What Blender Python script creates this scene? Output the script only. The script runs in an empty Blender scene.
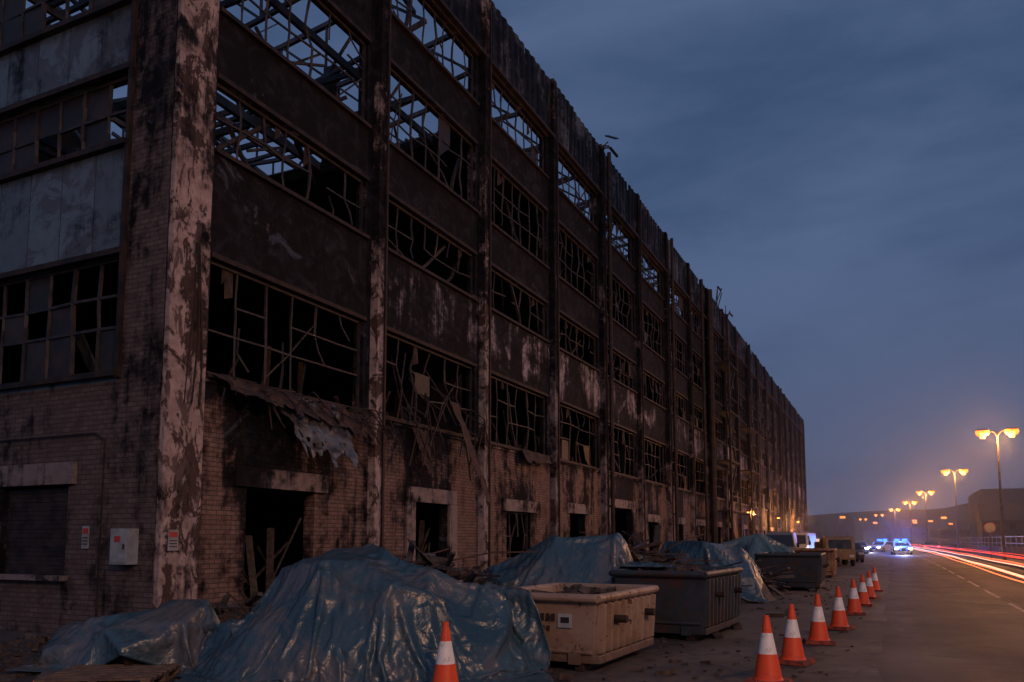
import bpy, math, random, time
from mathutils import Vector, Matrix, Euler, noise
random.seed(7)
T0=time.time()
scene=bpy.context.scene
PSI=math.radians(25.4)
R_=Vector((math.cos(PSI),math.sin(PSI),0)); F_=Vector((-math.sin(PSI),math.cos(PSI),0))

# ------------------------------------------------------------ materials
def newmat(name):
    m=bpy.data.materials.new(name); m.use_nodes=True
    nt=m.node_tree; nt.nodes.clear()
    out=nt.nodes.new('ShaderNodeOutputMaterial')
    b=nt.nodes.new('ShaderNodeBsdfPrincipled')
    nt.links.new(b.outputs[0],out.inputs[0])
    return m,nt,b
def N(nt,t,**kw):
    n=nt.nodes.new(t)
    for k,v in kw.items(): setattr(n,k,v)
    return n
def noise_n(nt,vec,scale,detail=6,rough=.6,dist=0):
    n=N(nt,'ShaderNodeTexNoise'); n.inputs['Scale'].default_value=scale
    n.inputs['Detail'].default_value=detail; n.inputs['Roughness'].default_value=rough
    n.inputs['Distortion'].default_value=dist
    if vec is not None: nt.links.new(vec,n.inputs['Vector'])
    return n.outputs['Fac']
def math_n(nt,op,a,b=None,c=None,clamp=False):
    n=N(nt,'ShaderNodeMath',operation=op); n.use_clamp=clamp
    for i,x in enumerate((a,b,c)):
        if x is None: continue
        if isinstance(x,(int,float)): n.inputs[i].default_value=x
        else: nt.links.new(x,n.inputs[i])
    return n.outputs[0]
def ramp(nt,fac,lo,hi):
    n=N(nt,'ShaderNodeMapRange'); n.interpolation_type='SMOOTHSTEP'
    nt.links.new(fac,n.inputs['Value']); n.inputs['From Min'].default_value=lo; n.inputs['From Max'].default_value=hi
    return n.outputs[0]
def mix(nt,fac,a,b,mode='MIX'):
    n=N(nt,'ShaderNodeMix',data_type='RGBA',blend_type=mode)
    if isinstance(fac,(int,float)): n.inputs[0].default_value=fac
    else: nt.links.new(fac,n.inputs[0])
    for i,x in ((6,a),(7,b)):
        if isinstance(x,tuple): n.inputs[i].default_value=(*x,1) if len(x)==3 else x
        else: nt.links.new(x,n.inputs[i])
    return n.outputs[2]
def objco(nt,scale=(1,1,1),axis=None):
    tc=N(nt,'ShaderNodeTexCoord')
    v=tc.outputs['Object']
    if axis:
        s=N(nt,'ShaderNodeSeparateXYZ'); nt.links.new(v,s.inputs[0])
        c=N(nt,'ShaderNodeCombineXYZ')
        nt.links.new(s.outputs['Y' if axis=='x' else 'X'],c.inputs[0]); nt.links.new(s.outputs['Z'],c.inputs[1])
        nt.links.new(s.outputs['X' if axis=='x' else 'Y'],c.inputs[2])
        v=c.outputs[0]
    m=N(nt,'ShaderNodeMapping'); m.inputs['Scale'].default_value=scale
    nt.links.new(v,m.inputs[0]); return m.outputs[0]
def bump(nt,b,h,strength=.3,dist=.02):
    n=N(nt,'ShaderNodeBump'); n.inputs['Strength'].default_value=strength; n.inputs['Distance'].default_value=dist
    nt.links.new(h,n.inputs['Height']); nt.links.new(n.outputs[0],b.inputs['Normal'])
def attr(nt):
    a=N(nt,'ShaderNodeAttribute'); a.attribute_name='soot'; return a.outputs['Fac']

def m_sooty(name,c1,c2,axis='x',kind='plain',soot_gain=1.3,rough=.85,rust=None):
    m,nt,b=newmat(name)
    L=nt.links
    P=objco(nt,axis=axis)
    streak=noise_n(nt,objco(nt,(2.6,.2,1),axis=axis),1.0,8,.68)
    big=noise_n(nt,P,.55,9,.66,.7); fine=noise_n(nt,P,4.5,8,.72,.3); vf=noise_n(nt,P,26,5,.7)
    if kind=='brick':
        bt=N(nt,'ShaderNodeTexBrick'); L.new(P,bt.inputs['Vector'])
        bt.inputs['Scale'].default_value=1; bt.inputs['Brick Width'].default_value=.235; bt.inputs['Row Height'].default_value=.085
        bt.inputs['Mortar Size'].default_value=.009; bt.inputs['Mortar Smooth'].default_value=.3; bt.inputs['Bias'].default_value=-.1
        bt.inputs['Color1'].default_value=(*c1,1); bt.inputs['Color2'].default_value=(*c2,1)
        bt.inputs['Mortar'].default_value=(.07,.06,.056,1)
        col=bt.outputs['Color']
        col=mix(nt,ramp(nt,fine,.35,.75),col,(c1[0]*.5,c1[1]*.45,c1[2]*.45))
        col=mix(nt,math_n(nt,'MULTIPLY',ramp(nt,noise_n(nt,P,1.3,9,.7,.5),.58,.74),.2),col,(.30,.25,.23))
        hgt=math_n(nt,'SUBTRACT',math_n(nt,'MULTIPLY',vf,.5),bt.outputs['Fac'])
    else:
        col=mix(nt,ramp(nt,fine,.35,.7),c1,c2)
        hgt=math_n(nt,'ADD',vf,fine)
        if kind=='panel':
            bt=N(nt,'ShaderNodeTexBrick'); L.new(P,bt.inputs['Vector']); bt.offset=0
            bt.inputs['Scale'].default_value=1; bt.inputs['Brick Width'].default_value=.9; bt.inputs['Row Height'].default_value=60
            bt.inputs['Mortar Size'].default_value=.010
            bt.inputs['Color1'].default_value=(.8,.8,.8,1); bt.inputs['Color2'].default_value=(1.15,1.15,1.15,1); bt.inputs['Mortar'].default_value=(.15,.15,.15,1)
            col=mix(nt,1.0,col,bt.outputs['Color'],'MULTIPLY')
            hgt=math_n(nt,'SUBTRACT',math_n(nt,'MULTIPLY',hgt,.4),bt.outputs['Fac'])
    if kind=='peel':
        pk=noise_n(nt,objco(nt,(1.2,.75,1),axis=axis),1.5,10,.72,.5)
        peel=ramp(nt,pk,.51,.54)
        col=mix(nt,math_n(nt,'MULTIPLY',ramp(nt,noise_n(nt,P,2.2,9,.7,.6),.42,.62),.5),col,(c2[0]*.5,c2[1]*.45,c2[2]*.45))
        col=mix(nt,peel,col,mix(nt,fine,(.10,.055,.043),(.035,.024,.022)))
        peel2=ramp(nt,noise_n(nt,objco(nt,(1.3,.5,1),axis=axis),3.1,10,.7,.8),.56,.58)
        col=mix(nt,peel2,col,(.13,.09,.08))
        hgt=math_n(nt,'SUBTRACT',math_n(nt,'MULTIPLY',hgt,.3),math_n(nt,'ADD',peel,math_n(nt,'MULTIPLY',peel2,.5)))
    elif kind=='panel':
        peel=ramp(nt,noise_n(nt,P,.9,11,.7,.9),.53,.56)
        col=mix(nt,math_n(nt,'MULTIPLY',peel,.6),col,(.055,.044,.048))
    if rust:
        col=mix(nt,math_n(nt,'MULTIPLY',ramp(nt,math_n(nt,'MULTIPLY',streak,fine),.24,.36),.8),col,rust)
    n=math_n(nt,'ADD',math_n(nt,'MULTIPLY',big,.6),math_n(nt,'ADD',math_n(nt,'MULTIPLY',streak,.5),math_n(nt,'MULTIPLY',fine,.3)))
    n=math_n(nt,'SUBTRACT',n,.70)
    mask=math_n(nt,'MULTIPLY_ADD',n,6.0 if kind=='panel' else 7.0,math_n(nt,'MULTIPLY_ADD',attr(nt),soot_gain*1.25,-.02))
    mask=ramp(nt,mask,.0,1.0)
    sootc=mix(nt,ramp(nt,noise_n(nt,P,1.9,10,.72,.8),.44,.70),(.006,.0055,.0065),(.028,.027,.035))
    sootc=mix(nt,ramp(nt,noise_n(nt,P,.7,10,.72,1.4),.60,.66),sootc,(.060,.068,.095))
    col=mix(nt,math_n(nt,'MULTIPLY',mask,.985),col,sootc)
    L.new(col,b.inputs['Base Color'])
    r=math_n(nt,'MULTIPLY_ADD',fine,-.25,rough+.05); L.new(r,b.inputs['Roughness'])
    L.new(math_n(nt,'MULTIPLY_ADD',mask,-.27,.36),b.inputs['Specular IOR Level'])
    bump(nt,b,hgt,.8,.018)
    return m
def m_simple(name,c1,c2,rough=.7,scale=3,metal=0,bs=.3,lo=.35,hi=.65,spec=.4,c3=None,t3=(.52,.62),c3map=None):
    m,nt,b=newmat(name); P=objco(nt)
    f=noise_n(nt,P,scale,8,.65,.3)
    col=mix(nt,ramp(nt,f,lo,hi),c1,c2)
    if c3:
        col=mix(nt,ramp(nt,noise_n(nt,objco(nt,c3map) if c3map else P,scale*.6,10,.72,.5),*t3),col,c3)
    nt.links.new(col,b.inputs['Base Color'])
    b.inputs['Metallic'].default_value=metal; b.inputs['Specular IOR Level'].default_value=spec
    nt.links.new(math_n(nt,'MULTIPLY_ADD',f,.3,rough-.15),b.inputs['Roughness'])
    bump(nt,b,noise_n(nt,P,scale*6,5,.7),bs,.01)
    return m
def m_emit(name,c,s):
    m,nt,b=newmat(name); b.inputs['Base Color'].default_value=(*c,1)
    b.inputs['Emission Color'].default_value=(*c,1); b.inputs['Emission Strength'].default_value=s
    return m

brick_x=m_sooty('brick_long',(.27,.168,.135),(.18,.110,.090),'x','brick',1.2)
brick_y=m_sooty('brick_end',(.165,.117,.104),(.11,.077,.069),'y','brick',.9)
panel_x=m_sooty('render_panel',(.40,.34,.38),(.26,.22,.25),'x','panel',1.2)
panel_y=m_sooty('metal_panel_end',(.13,.18,.215),(.10,.138,.168),'y','panel',.35,.5)
conc=m_sooty('peeling_concrete',(.50,.385,.355),(.39,.295,.275),'x','peel',.95)
conc_dark=m_sooty('column_concrete',(.28,.225,.23),(.18,.145,.15),'x','peel',1.15)
clad=m_sooty('corrugated_cladding',(.12,.12,.145),(.075,.072,.08),'x','plain',1.0,.6,rust=(.08,.038,.03))
lint=m_sooty('lintel_concrete',(.29,.225,.205),(.20,.16,.15),'x','plain',1.0)
lint_y=m_sooty('lintel_concrete_end',(.26,.205,.19),(.19,.155,.145),'y','plain',.6)
steel=m_simple('burnt_steel',(.020,.018,.018),(.06,.038,.032),.65,3,.2,spec=.25)
frame_m=m_simple('window_steel',(.030,.028,.032),(.075,.058,.058),.6,4,.2,spec=.3)
truss_m=m_simple('truss_steel',(.05,.055,.065),(.13,.12,.13),.55,2,.2)
char=m_simple('charred_interior',(.012,.011,.012),(.035,.03,.03),.9,1.2,spec=.1)
glass=m_simple('dirty_glass',(.02,.017,.018),(.05,.035,.03),.5,2,0,.05,spec=.3)
glass_far=m_simple('glass_dark',(.02,.025,.035),(.04,.045,.055),.35,2,0,.05,spec=.4)
scrapm=m_simple('scrap_rust',(.030,.022,.020),(.10,.055,.04),.75,5,.1)
scrapm2=m_simple('scrap_ash',(.09,.08,.078),(.03,.027,.027),.9,5)
woodm=m_simple('charred_timber',(.10,.07,.055),(.03,.024,.02),.85,9)
sheet=m_simple('torn_sheet',(.17,.18,.20),(.07,.06,.062),.5,4,.2,c3=(.03,.025,.025))

# ------------------------------------------------------------ mesh builder
def empty(name,loc=(0,0,0)):
    e=bpy.data.objects.new(name,None); scene.collection.objects.link(e); e.location=loc; e.empty_display_size=.3; return e
class M:
    def __init__(s): s.v=[];s.f=[];s.m=[];s.s=[]
    def add(s,vs,fs,mat=0,soot=.4):
        o=len(s.v); s.v+= [tuple(v) for v in vs]
        s.s+= soot if isinstance(soot,list) else [soot]*len(vs)
        s.f+=[tuple(i+o for i in f) for f in fs]; s.m+=[mat]*len(fs)
    def box(s,c,size,mat=0,rot=None,soot=.4,taper=1):
        x,y,z=[d/2 for d in size]
        vs=[Vector((sx*x*(taper if sz>0 else 1),sy*y*(taper if sz>0 else 1),sz*z)) for sz in(-1,1) for sy in(-1,1) for sx in(-1,1)]
        if rot is not None: vs=[rot@v for v in vs]
        c=Vector(c); vs=[v+c for v in vs]
        s.add(vs,[(0,2,3,1),(4,5,7,6),(0,1,5,4),(2,6,7,3),(0,4,6,2),(1,3,7,5)],mat,soot)
    def beam(s,p0,p1,w,h=None,mat=0,soot=.4):
        p0=Vector(p0);p1=Vector(p1);d=p1-p0;L=d.length
        if L<1e-5:return
        q=d.to_track_quat('X','Z').to_matrix()
        s.box((p0+p1)/2,(L,w,h or w),mat,q,soot)
    def poly(s,pts,w,mat=0,h=None):
        for a,b in zip(pts,pts[1:]): s.beam(a,b,w,h,mat)
    def tube(s,pts,r,mat=0,n=8,cap=True):
        rs=r if isinstance(r,list) else [r]*len(pts)
        pts=[Vector(p) for p in pts]; vs=[];fs=[]
        for i,p in enumerate(pts):
            d=(pts[min(i+1,len(pts)-1)]-pts[max(i-1,0)]).normalized()
            q=d.to_track_quat('Z','Y').to_matrix()
            for k in range(n):
                a=2*math.pi*k/n; vs.append(p+q@Vector((math.cos(a)*rs[i],math.sin(a)*rs[i],0)))
        for i in range(len(pts)-1):
            for k in range(n):
                k2=(k+1)%n; fs.append((i*n+k,i*n+k2,(i+1)*n+k2,(i+1)*n+k))
        if cap: fs.append(tuple(range(n))[::-1]); fs.append(tuple((len(pts)-1)*n+k for k in range(n)))
        s.add(vs,fs,mat)
    def build(s,name,mats,parent=None,smooth=False,bevel=0,loc=None,rotz=0):
        me=bpy.data.meshes.new(name); me.from_pydata(s.v,[],s.f)
        for m in mats: me.materials.append(m)
        me.polygons.foreach_set('material_index',s.m)
        a=me.attributes.new('soot','FLOAT','POINT'); a.data.foreach_set('value',s.s)
        if smooth: me.polygons.foreach_set('use_smooth',[True]*len(me.polygons))
        me.update()
        ob=bpy.data.objects.new(name,me); scene.collection.objects.link(ob)
        if loc is not None: ob.location=loc
        ob.rotation_euler=(0,0,rotz)
        if parent: ob.parent=parent
        if bevel:
            b=ob.modifiers.new('Bevel','BEVEL'); b.width=bevel; b.segments=2; b.limit_method='ANGLE'
        return ob

# ------------------------------------------------------------ building
B=empty('burnt_factory_building')
XF=-10.73; YC=9.17; BAY=5.4; NB=20; YE=9.7+BAY*NB; XB=-28.7; ZT=16.4; ZR=18.5
def bayY(n): return 9.7+BAY*n
rows=[(4.52,6.6),(8.62,9.95),(11.3,13.35),(14.65,16.15)]
wins=[]
for n in range(NB):
    for r,(z0,z1) in enumerate(rows):
        wins.append((n,r,10.12 if n==0 else bayY(n)+.42,bayY(n+1)-.42,z0,z1))
doors=[(11.17,13.1,.0,2.58),(16.9,18.6,0,2.55),(22.2,24.0,1.0,2.5),(27.6,29.2,0,2.6),(32.2,35.4,0,3.0)]
rd=random.Random(3)
for n in range(5,NB):
    if rd.random()<.5: a=bayY(n)+1+rd.random(); doors.append((a,a+1.6,0,2.5))
    else: a=bayY(n)+.8+rd.random(); doors.append((a,a+2.6,1.0,2.5))
openF=[(w[2],w[3],w[4],w[5]) for w in wins]+doors
def sootF(u,z):
    n=max(0,min(NB-1,int((u-9.7)//BAY)))
    rr=noise.noise(Vector((u*.13,z*.2,3.1)))*.4
    if z<4.45: s=.14 if n else .30
    elif z<8.7: s=.92 if n==0 else .40
    elif z<11.4: s=.95 if n<1 else .72
    elif z<14.7: s=.95 if n<2 else .90
    else: s=.95
    s+=rr
    for (a,b,z0,z1) in openF:
        if a-1.2<u<b+1.2:
            lat=max(0,max(a-u,u-b)); 
            if z>=z1-.01 and z-z1<3: s+=(1.0 if z1<4 else .8)*math.exp(-(z-z1)/(1.1 if z1<4 else .7))*math.exp(-lat/.4)
            elif z0<z<z1: s+=.35*math.exp(-lat/.35)
            elif z<=z0 and z0-z<1.5 and z0>3: s+=.35*math.exp(-(z0-z)/.4)*math.exp(-lat/.3)
    return min(1.4,s)
def gridwall(name,axis,const,u0,u1,v0,v1,opens,res,mats,matfn,sootfn,inward,reveal=.28,parent=B,extra_u=(),extra_v=()):
    def cuts(a,b,xs):
        xs=sorted(set([round(x,4) for x in xs if a<x<b]+[a,b])); out=[]
        for p,q in zip(xs,xs[1:]):
            k=max(1,int(math.ceil((q-p)/res))); out+=[p+(q-p)*i/k for i in range(k)]
        return out+[b]
    U=cuts(u0,u1,[o[0] for o in opens]+[o[1] for o in opens]+list(extra_u))
    V=cuts(v0,v1,[o[2] for o in opens]+[o[3] for o in opens]+list(extra_v))
    def P(u,v,d=0): return (const+inward*d,u,v) if axis=='x' else (u,const+inward*d,v)
    mb=M(); vs=[P(u,v) for v in V for u in U]; so=[sootfn(u,v) for v in V for u in U]; nu=len(U)
    fs=[];mi=[]
    for j in range(len(V)-1):
        vc=(V[j]+V[j+1])/2
        for i in range(nu-1):
            uc=(U[i]+U[i+1])/2
            if any(o[0]<uc<o[1] and o[2]<vc<o[3] for o in opens): continue
            fs.append((j*nu+i,j*nu+i+1,(j+1)*nu+i+1,(j+1)*nu+i)); mi.append(matfn(uc,vc))
    mb.add(vs,fs,0,so); mb.m=mi
    for (a,b,c,d) in opens:
        mt=matfn((a+b)/2,c-.1) if c>.1 else matfn((a+b)/2,d+.1)
        for q in (((a,c),(b,c)),((b,c),(b,d)),((b,d),(a,d)),((a,d),(a,c))):
            p,r=q
            mb.add([P(*p),P(*r),P(*r,reveal),P(*p,reveal)],[(0,1,2,3)],mt,.75)
    return mb.build(name,mats,parent)
gridwall('long_facade_wall','x',XF,YC,YE,0,ZT,openF,.5,[brick_x,panel_x],lambda u,v:0 if v<4.45 else 1,sootF,-1,extra_v=(4.45,))
ends=[]
for (a,b) in ((-17.2,-11.78),(-23.1,-17.8),(-28.2,-23.7)):
    for z0,z1 in rows: ends.append((a,b,z0-.05,z1-.08))
ends.append((-14.68,-12.88,1.0,2.56)); ends.append((-22,-19,0,3))
def sootE(u,z):
    s=.14+.2*min(1,z/12)+noise.noise(Vector((u*.4,z*.3,9)))*.35
    if z>4.4 and u>-11.8: s+=.12
    return s
gridwall('end_wall','y',YC,XB,XF,0,ZR,ends,.5,[brick_y,panel_y],lambda u,v:1 if (u<-11.78 and v>4.3 and v<17.5) else 0,sootE,1,extra_u=(-11.78,),extra_v=(4.3,17.5))
mb=M()
mb.box((XB,(YC+YE)/2,9),(.3,YE-YC,18),0); mb.box(((XB+XF)/2,YE-.15,9),(XB-XF-.1,.3,17.9),0)
mb.build('back_walls',[char],B)
mb=M()
def slab(z,y0,y1,x0=XB+.2,x1=XF-.3,t=.28):
    mb.box(((x0+x1)/2,(y0+y1)/2,z),(x1-x0,y1-y0,t),0)
slab(4.05,YC+.4,YE-.4); slab(8.1,YC+.4,YE-.4)
slab(10.85,15.2,YE-.4); slab(14.15,20.6,YE-.4); slab(17.9,57.0,YE-.4)
slab(10.85,YC+.4,15.1,XB+.2,-20)
for n in range(NB):
    for x in (-16.5,-22.5):
        top=17.5 if n<9 else 17.8
        mb.box((x,bayY(n)+.02,top/2),(.4,.4,top),0)
for y in (20.6,36.8,58.4,80): mb.box((-20,y,6),(17,.2,3.9),0)
mb.build('burnt_floors_and_columns',[char],B)
mb=M(); rt=random.Random(5)
for n in range(0,10):
    for off in (0,2.7):
        y=bayY(n)+off+.05; sag=rt.uniform(0,1.2) if n<5 else rt.uniform(0,.3)
        zt=lambda x:17.6-sag*math.sin(math.pi*(x-XB)/(XF-XB))+.0
        zb=lambda x:16.1-sag*1.2*math.sin(math.pi*(x-XB)/(XF-XB))
        K=10; xs=[XB+.3+(XF-XB-.7)*i/K for i in range(K+1)]
        for i in range(K):
            mb.beam((xs[i],y,zt(xs[i])),(xs[i+1],y,zt(xs[i+1])),.12,.14)
            mb.beam((xs[i],y,zb(xs[i])),(xs[i+1],y,zb(xs[i+1])),.1,.12)
            a,b=(zt,zb) if i%2 else (zb,zt)
            mb.beam((xs[i],y,a(xs[i])),(xs[i+1],y,b(xs[i+1])),.07)
            mb.beam((xs[i],y,zt(xs[i])),(xs[i],y,zb(xs[i])),.06)
for x in [XF-1.2-1.9*i for i in range(9)]:
    y=YC+.4
    while y<58:
        L=rt.uniform(2.5,9)
        if rt.random()<.8:
            z=17.75-rt.random()*.4; mb.beam((x,y,z),(x+rt.uniform(-.4,.4),min(58,y+L),z-rt.uniform(0,1.0)),.09,.13)
        y+=L*.8
for z in (11.0,14.2):
    for x in (-12.6,-15,-17.6,-20.5):
        mb.beam((x,9.6,z),(x+.1,20.4 if z>12 else 15.1,z-.15),.1,.2)
    for y in (11.4,13.2,16.8,18.6):
        if z<12 and y>15: continue
        mb.beam((-11.2,y,z+.15),(-28,y,z),.09,.16)
for i in range(34):
    y=rt.uniform(9.8,26); x=rt.uniform(-22,-11.6); z=rt.uniform(8.4,15) if y<20 else rt.uniform(14.4,16)
    d=Vector((rt.uniform(-1,1),rt.uniform(-1,1),rt.uniform(-.6,.6))).normalized()*rt.uniform(1.2,3.2)
    p1=Vector((x,y,z))+d; p1.x=min(p1.x,-11.5); p1.y=max(p1.y,9.7)
    mb.beam((x,y,z),p1,rt.uniform(.05,.1))
mb.build('roof_trusses',[truss_m],B)
mb=M(); rq=random.Random(77)
for k in range(70):
    y=rq.uniform(9.8,36); x=XF-rq.uniform(.6,3.5); z=4.2
    h=rq.uniform(.3,1.9); mb.beam((x,y,z),(x+rq.uniform(-.5,.3),y+rq.uniform(-.9,.9),z+h),rq.choice((.05,.08,.12,.3)),rq.choice((.04,.06)),rq.randint(0,1))
mb.build('burnt_floor_debris',[scrapm,scrapm2],B)

def zsoot(z): return .06 if z<5 else (.30 if z<9 else (.65 if z<13 else .85))
def pil(mb,y0,y1,proud,mat,z1=ZR,k=1,off=0):
    vs=[];so=[];fs=[]
    lv=[i*.6 for i in range(int(z1/.6)+1)]+[z1]
    for z in lv:
        j=noise.noise(Vector((y0,z*1.7,2)))*.018; j2=noise.noise(Vector((y1,z*2.1,7)))*.018
        vs+=[(XF-.02,y0,z),(XF+proud+j,y0+j,z),(XF+proud+j,y1+j2,z),(XF-.02,y1,z)]; so+=[min(1,max(0,zsoot(z)*k+off+.5*noise.noise(Vector((y0,z*.5,4)))))]*4
    for i in range(len(lv)-1):
        for e in range(3): fs.append((i*4+e,i*4+e+1,i*4+4+e+1,i*4+4+e))
    n=len(vs); fs.append((n-4,n-3,n-2,n-1))
    mb.add(vs,fs,mat,so)
mb=M(); pil(mb,YC+.02,10.0,.10,0,k=.7,off=.0)
mb.build('corner_pilaster',[conc],B)
mb=M()
for n in range(1,NB+1):
    pil(mb,bayY(n)-.17,bayY(n)+.17,.2,0 if n<3 else 1,k=1.1 if n<5 else 1.5,off=.0 if n<3 else .15)
    mb.box((XF+.23,bayY(n)+.10,9.0),(.05,.06,17.8),2)
mb.build('facade_columns',[conc,conc_dark,steel],B)

mb=M()
for (n,r,a,b,z0,z1) in wins:
    if n<14:
        mb.box((XF+.03,(a+b)/2,z0-.045),(.14,b-a+.1,.08),0,soot=.6)
        mb.box((XF+.02,(a+b)/2,z1+.05),(.08,b-a+.06,.09),0,soot=.8)
for i,(a,b,z0,z1) in enumerate(doors):
    mb.box((XF+.02,(a+b)/2,z1+.19),(.10,b-a+.7,.37),1,soot=.3 if i!=0 else .75)
    if i in (1,4):
        for y in (a-.2,b+.2): mb.box((XF+.02,y,z1/2),(.08,.4,z1-.01),1,soot=.25)
    if z0>.5: mb.box((XF+.04,(a+b)/2,z0-.05),(.16,b-a+.2,.09),1,soot=.3)
mb.box((XF+.015,(10.0+YE)/2,4.40),(.05,YE-10.1,.07),1,soot=.8)
mb.build('sills_and_lintels',[steel,lint],B)
mb=M()
mb.box((-13.78,YC-.03,2.76),(2.2,.12,.38),0,soot=.1)
mb.box((-13.78,YC-.05,.95),(2.0,.16,.09),0,soot=.3)
mb.build('end_wall_lintel',[lint_y],B)
mb=M()
for z0,z1 in rows:
    mb.box((-20.2,YC-.04,z1-.03),(16.9,.12,.1),0); mb.box((-20.2,YC-.05,z0-.1),(16.9,.16,.1),0)
mb.box((-11.74,YC-.03,11),(.09,.09,13.3),0)
for i in range(19):
    mb.box((-13.78,YC+.12+.01*(i%2),1.04+.08*i),(1.78,.03,.072),1,Euler((.25,0,0)).to_matrix())
mb.tube([(-11.95,YC-.05,0),(-11.95,YC-.05,3.3),(-12.2,YC-.05,3.42),(-16,YC-.05,3.42)],.016,0,6)
mb.build('end_wall_trim_and_shutter',[steel,frame_m],B)

# window frames
fm=M(); gl=M(); rw=random.Random(21)
def winframe(axis,const,inw,a,b,z0,z1,nc,nr,keep,pane,gm,w=.036,loose=2):
    def P(u,v,d=0.): return Vector((const+inw*(.12+d),u,v)) if axis=='x' else Vector((u,const+inw*(.12+d),v))
    e=.03
    fm.beam(P(a,z0+e),P(b,z0+e),.06,.06); fm.beam(P(a,z1-e),P(b,z1-e),.06,.06)
    fm.beam(P(a+e,z0+.06),P(a+e,z1-.06),.06); fm.beam(P(b-e,z0+.06),P(b-e,z1-.06),.06)
    us=[a+(b-a)*i/nc for i in range(nc+1)]; vs=[z0+(z1-z0)*j/nr for j in range(nr+1)]
    if nr==3: vs[1]+=.12
    sd=rw.uniform(0,100); q=(1-keep)
    J={}
    for i in range(nc+1):
        for j in range(nr+1):
            edge=i in(0,nc) or j in (0,nr)
            nv=noise.noise_vector(Vector((us[i]*.9,vs[j]*1.1,sd)))
            J[i,j]=P(us[i]+(0 if edge else nv.x*q*.6),vs[j]+(0 if edge else nv.y*q*.6),(0 if edge else nv.z*q*1.3))
    for i in range(1,nc):
        stop=nr
        if rw.random()<(1-keep)*1.4: stop=rw.randint(0,nr-1)
        for j in range(nr-1,-1,-1):
            if nr-1-j<stop or stop==nr:
                p,qq=J[i,j],J[i,j+1]; mth=(p+qq)/2+Vector((rw.gauss(0,.03),rw.gauss(0,.03),0))*q*3
                fm.poly([p,mth,qq],w*(1.3 if i%2==0 else 1))
            else:
                if nr-1-j==stop and rw.random()<.7:
                    p=J[i,j+1]; s=rw.choice((-1,1)); fm.poly([p,p+Vector((rw.uniform(0,.12),s*rw.uniform(.02,.15),-.3)),p+Vector((rw.uniform(0,.2),s*rw.uniform(.05,.4),-.6))],w*.8)
    for j in range(1,nr):
        for i in range(nc):
            if rw.random()<keep*.97: fm.beam(J[i,j],J[i+1,j],w)
    for i in range(nc):
        for j in range(nr):
            if rw.random()<pane:
                u0,u1,v0,v1=us[i]+.02,us[i+1]-.02,vs[j]+.02,vs[j+1]-.02
                t=rw.random()
                c=[P(u0,v0),P(u1,v0),P(u1,v1),P(u0,v1)]
                if t<.5 and keep<.95:
                    k=rw.randint(0,3); c[k]=c[k].lerp(c[(k+2)%4],rw.uniform(.3,.6))
                gl.add(c,[(0,1,2,3)],gm)
    for k in range(loose):
        u=rw.uniform(a+.3,b-.3); L=rw.uniform(.6,2.2); ang=rw.gauss(0,.6)
        v=rw.uniform(z0+.05,z0+.3); p=P(u,v,rw.uniform(0,.8)); qv=P(min(b-.05,max(a+.05,u+math.sin(ang)*L)),min(z1-.05,v+abs(math.cos(ang))*L),rw.uniform(0,.9))
        fm.poly([p,p.lerp(qv,.4)+Vector((rw.uniform(-.1,.1),rw.uniform(-.14,.14),0)),qv],rw.choice((.025,.035,.05,.08)))
    if loose>=3:
        for k in range(rw.randint(0,2)):
            u=rw.uniform(a+.2,b-.6); wd=rw.uniform(.08,.25); h=rw.uniform(.2,.7)
            c=[P(u,z1-.05,.02),P(u+wd,z1-.05,.02),P(u+wd*rw.uniform(.5,.9),z1-h*rw.uniform(.6,1),-.05),P(u+wd*.2,z1-h,.05)]
            fm.add(c,[(0,1,2,3)],2)
for (n,r,a,b,z0,z1) in wins:
    nc=(6,7,7,8)[r]; nr=(3,2,3,2)[r]
    if n<6: keep,pane,lo=(.87,.80,.84,.85)[r],.04,4
    elif n<11: keep,pane,lo=.88,.12,2
    else: keep,pane,lo=.97,.6,0
    if n==0 and r==0: keep,pane,lo=.94,.0,3
    if n==1 and r==0: keep,lo=.76,6
    winframe('x',XF,-1,a,b,z0,z1,nc,nr,keep,pane,1 if n>10 else 0,loose=lo)
for (a,b,z0,z1) in ends[:12]:
    winframe('y',YC,1,a,b,z0,z1,8,2 if z1-z0<1.6 else 3,.96,.50,0,.05,0)
for (a,b,z0,z1) in doors[2:]:
    if z0>.5: winframe('x',XF,-1,a,b,z0,z1,4,2,.8,.3,0)
for (a,b,z0,z1) in doors[:2]:
    for k in range(16):
        y=rw.uniform(a+.1,b-.1); fm.beam((XF-rw.uniform(.1,1.2),y,rw.uniform(0,.6)),(XF-rw.uniform(.2,1.6),max(a+.03,min(b-.03,y+rw.uniform(-1.2,1.2))),rw.uniform(.8,2.3)),rw.choice((.04,.08,.14)),.04,1)
fm.build('window_frames',[frame_m,woodm,scrapm],B); gl.build('broken_window_panes',[glass,glass_far],B)

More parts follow.
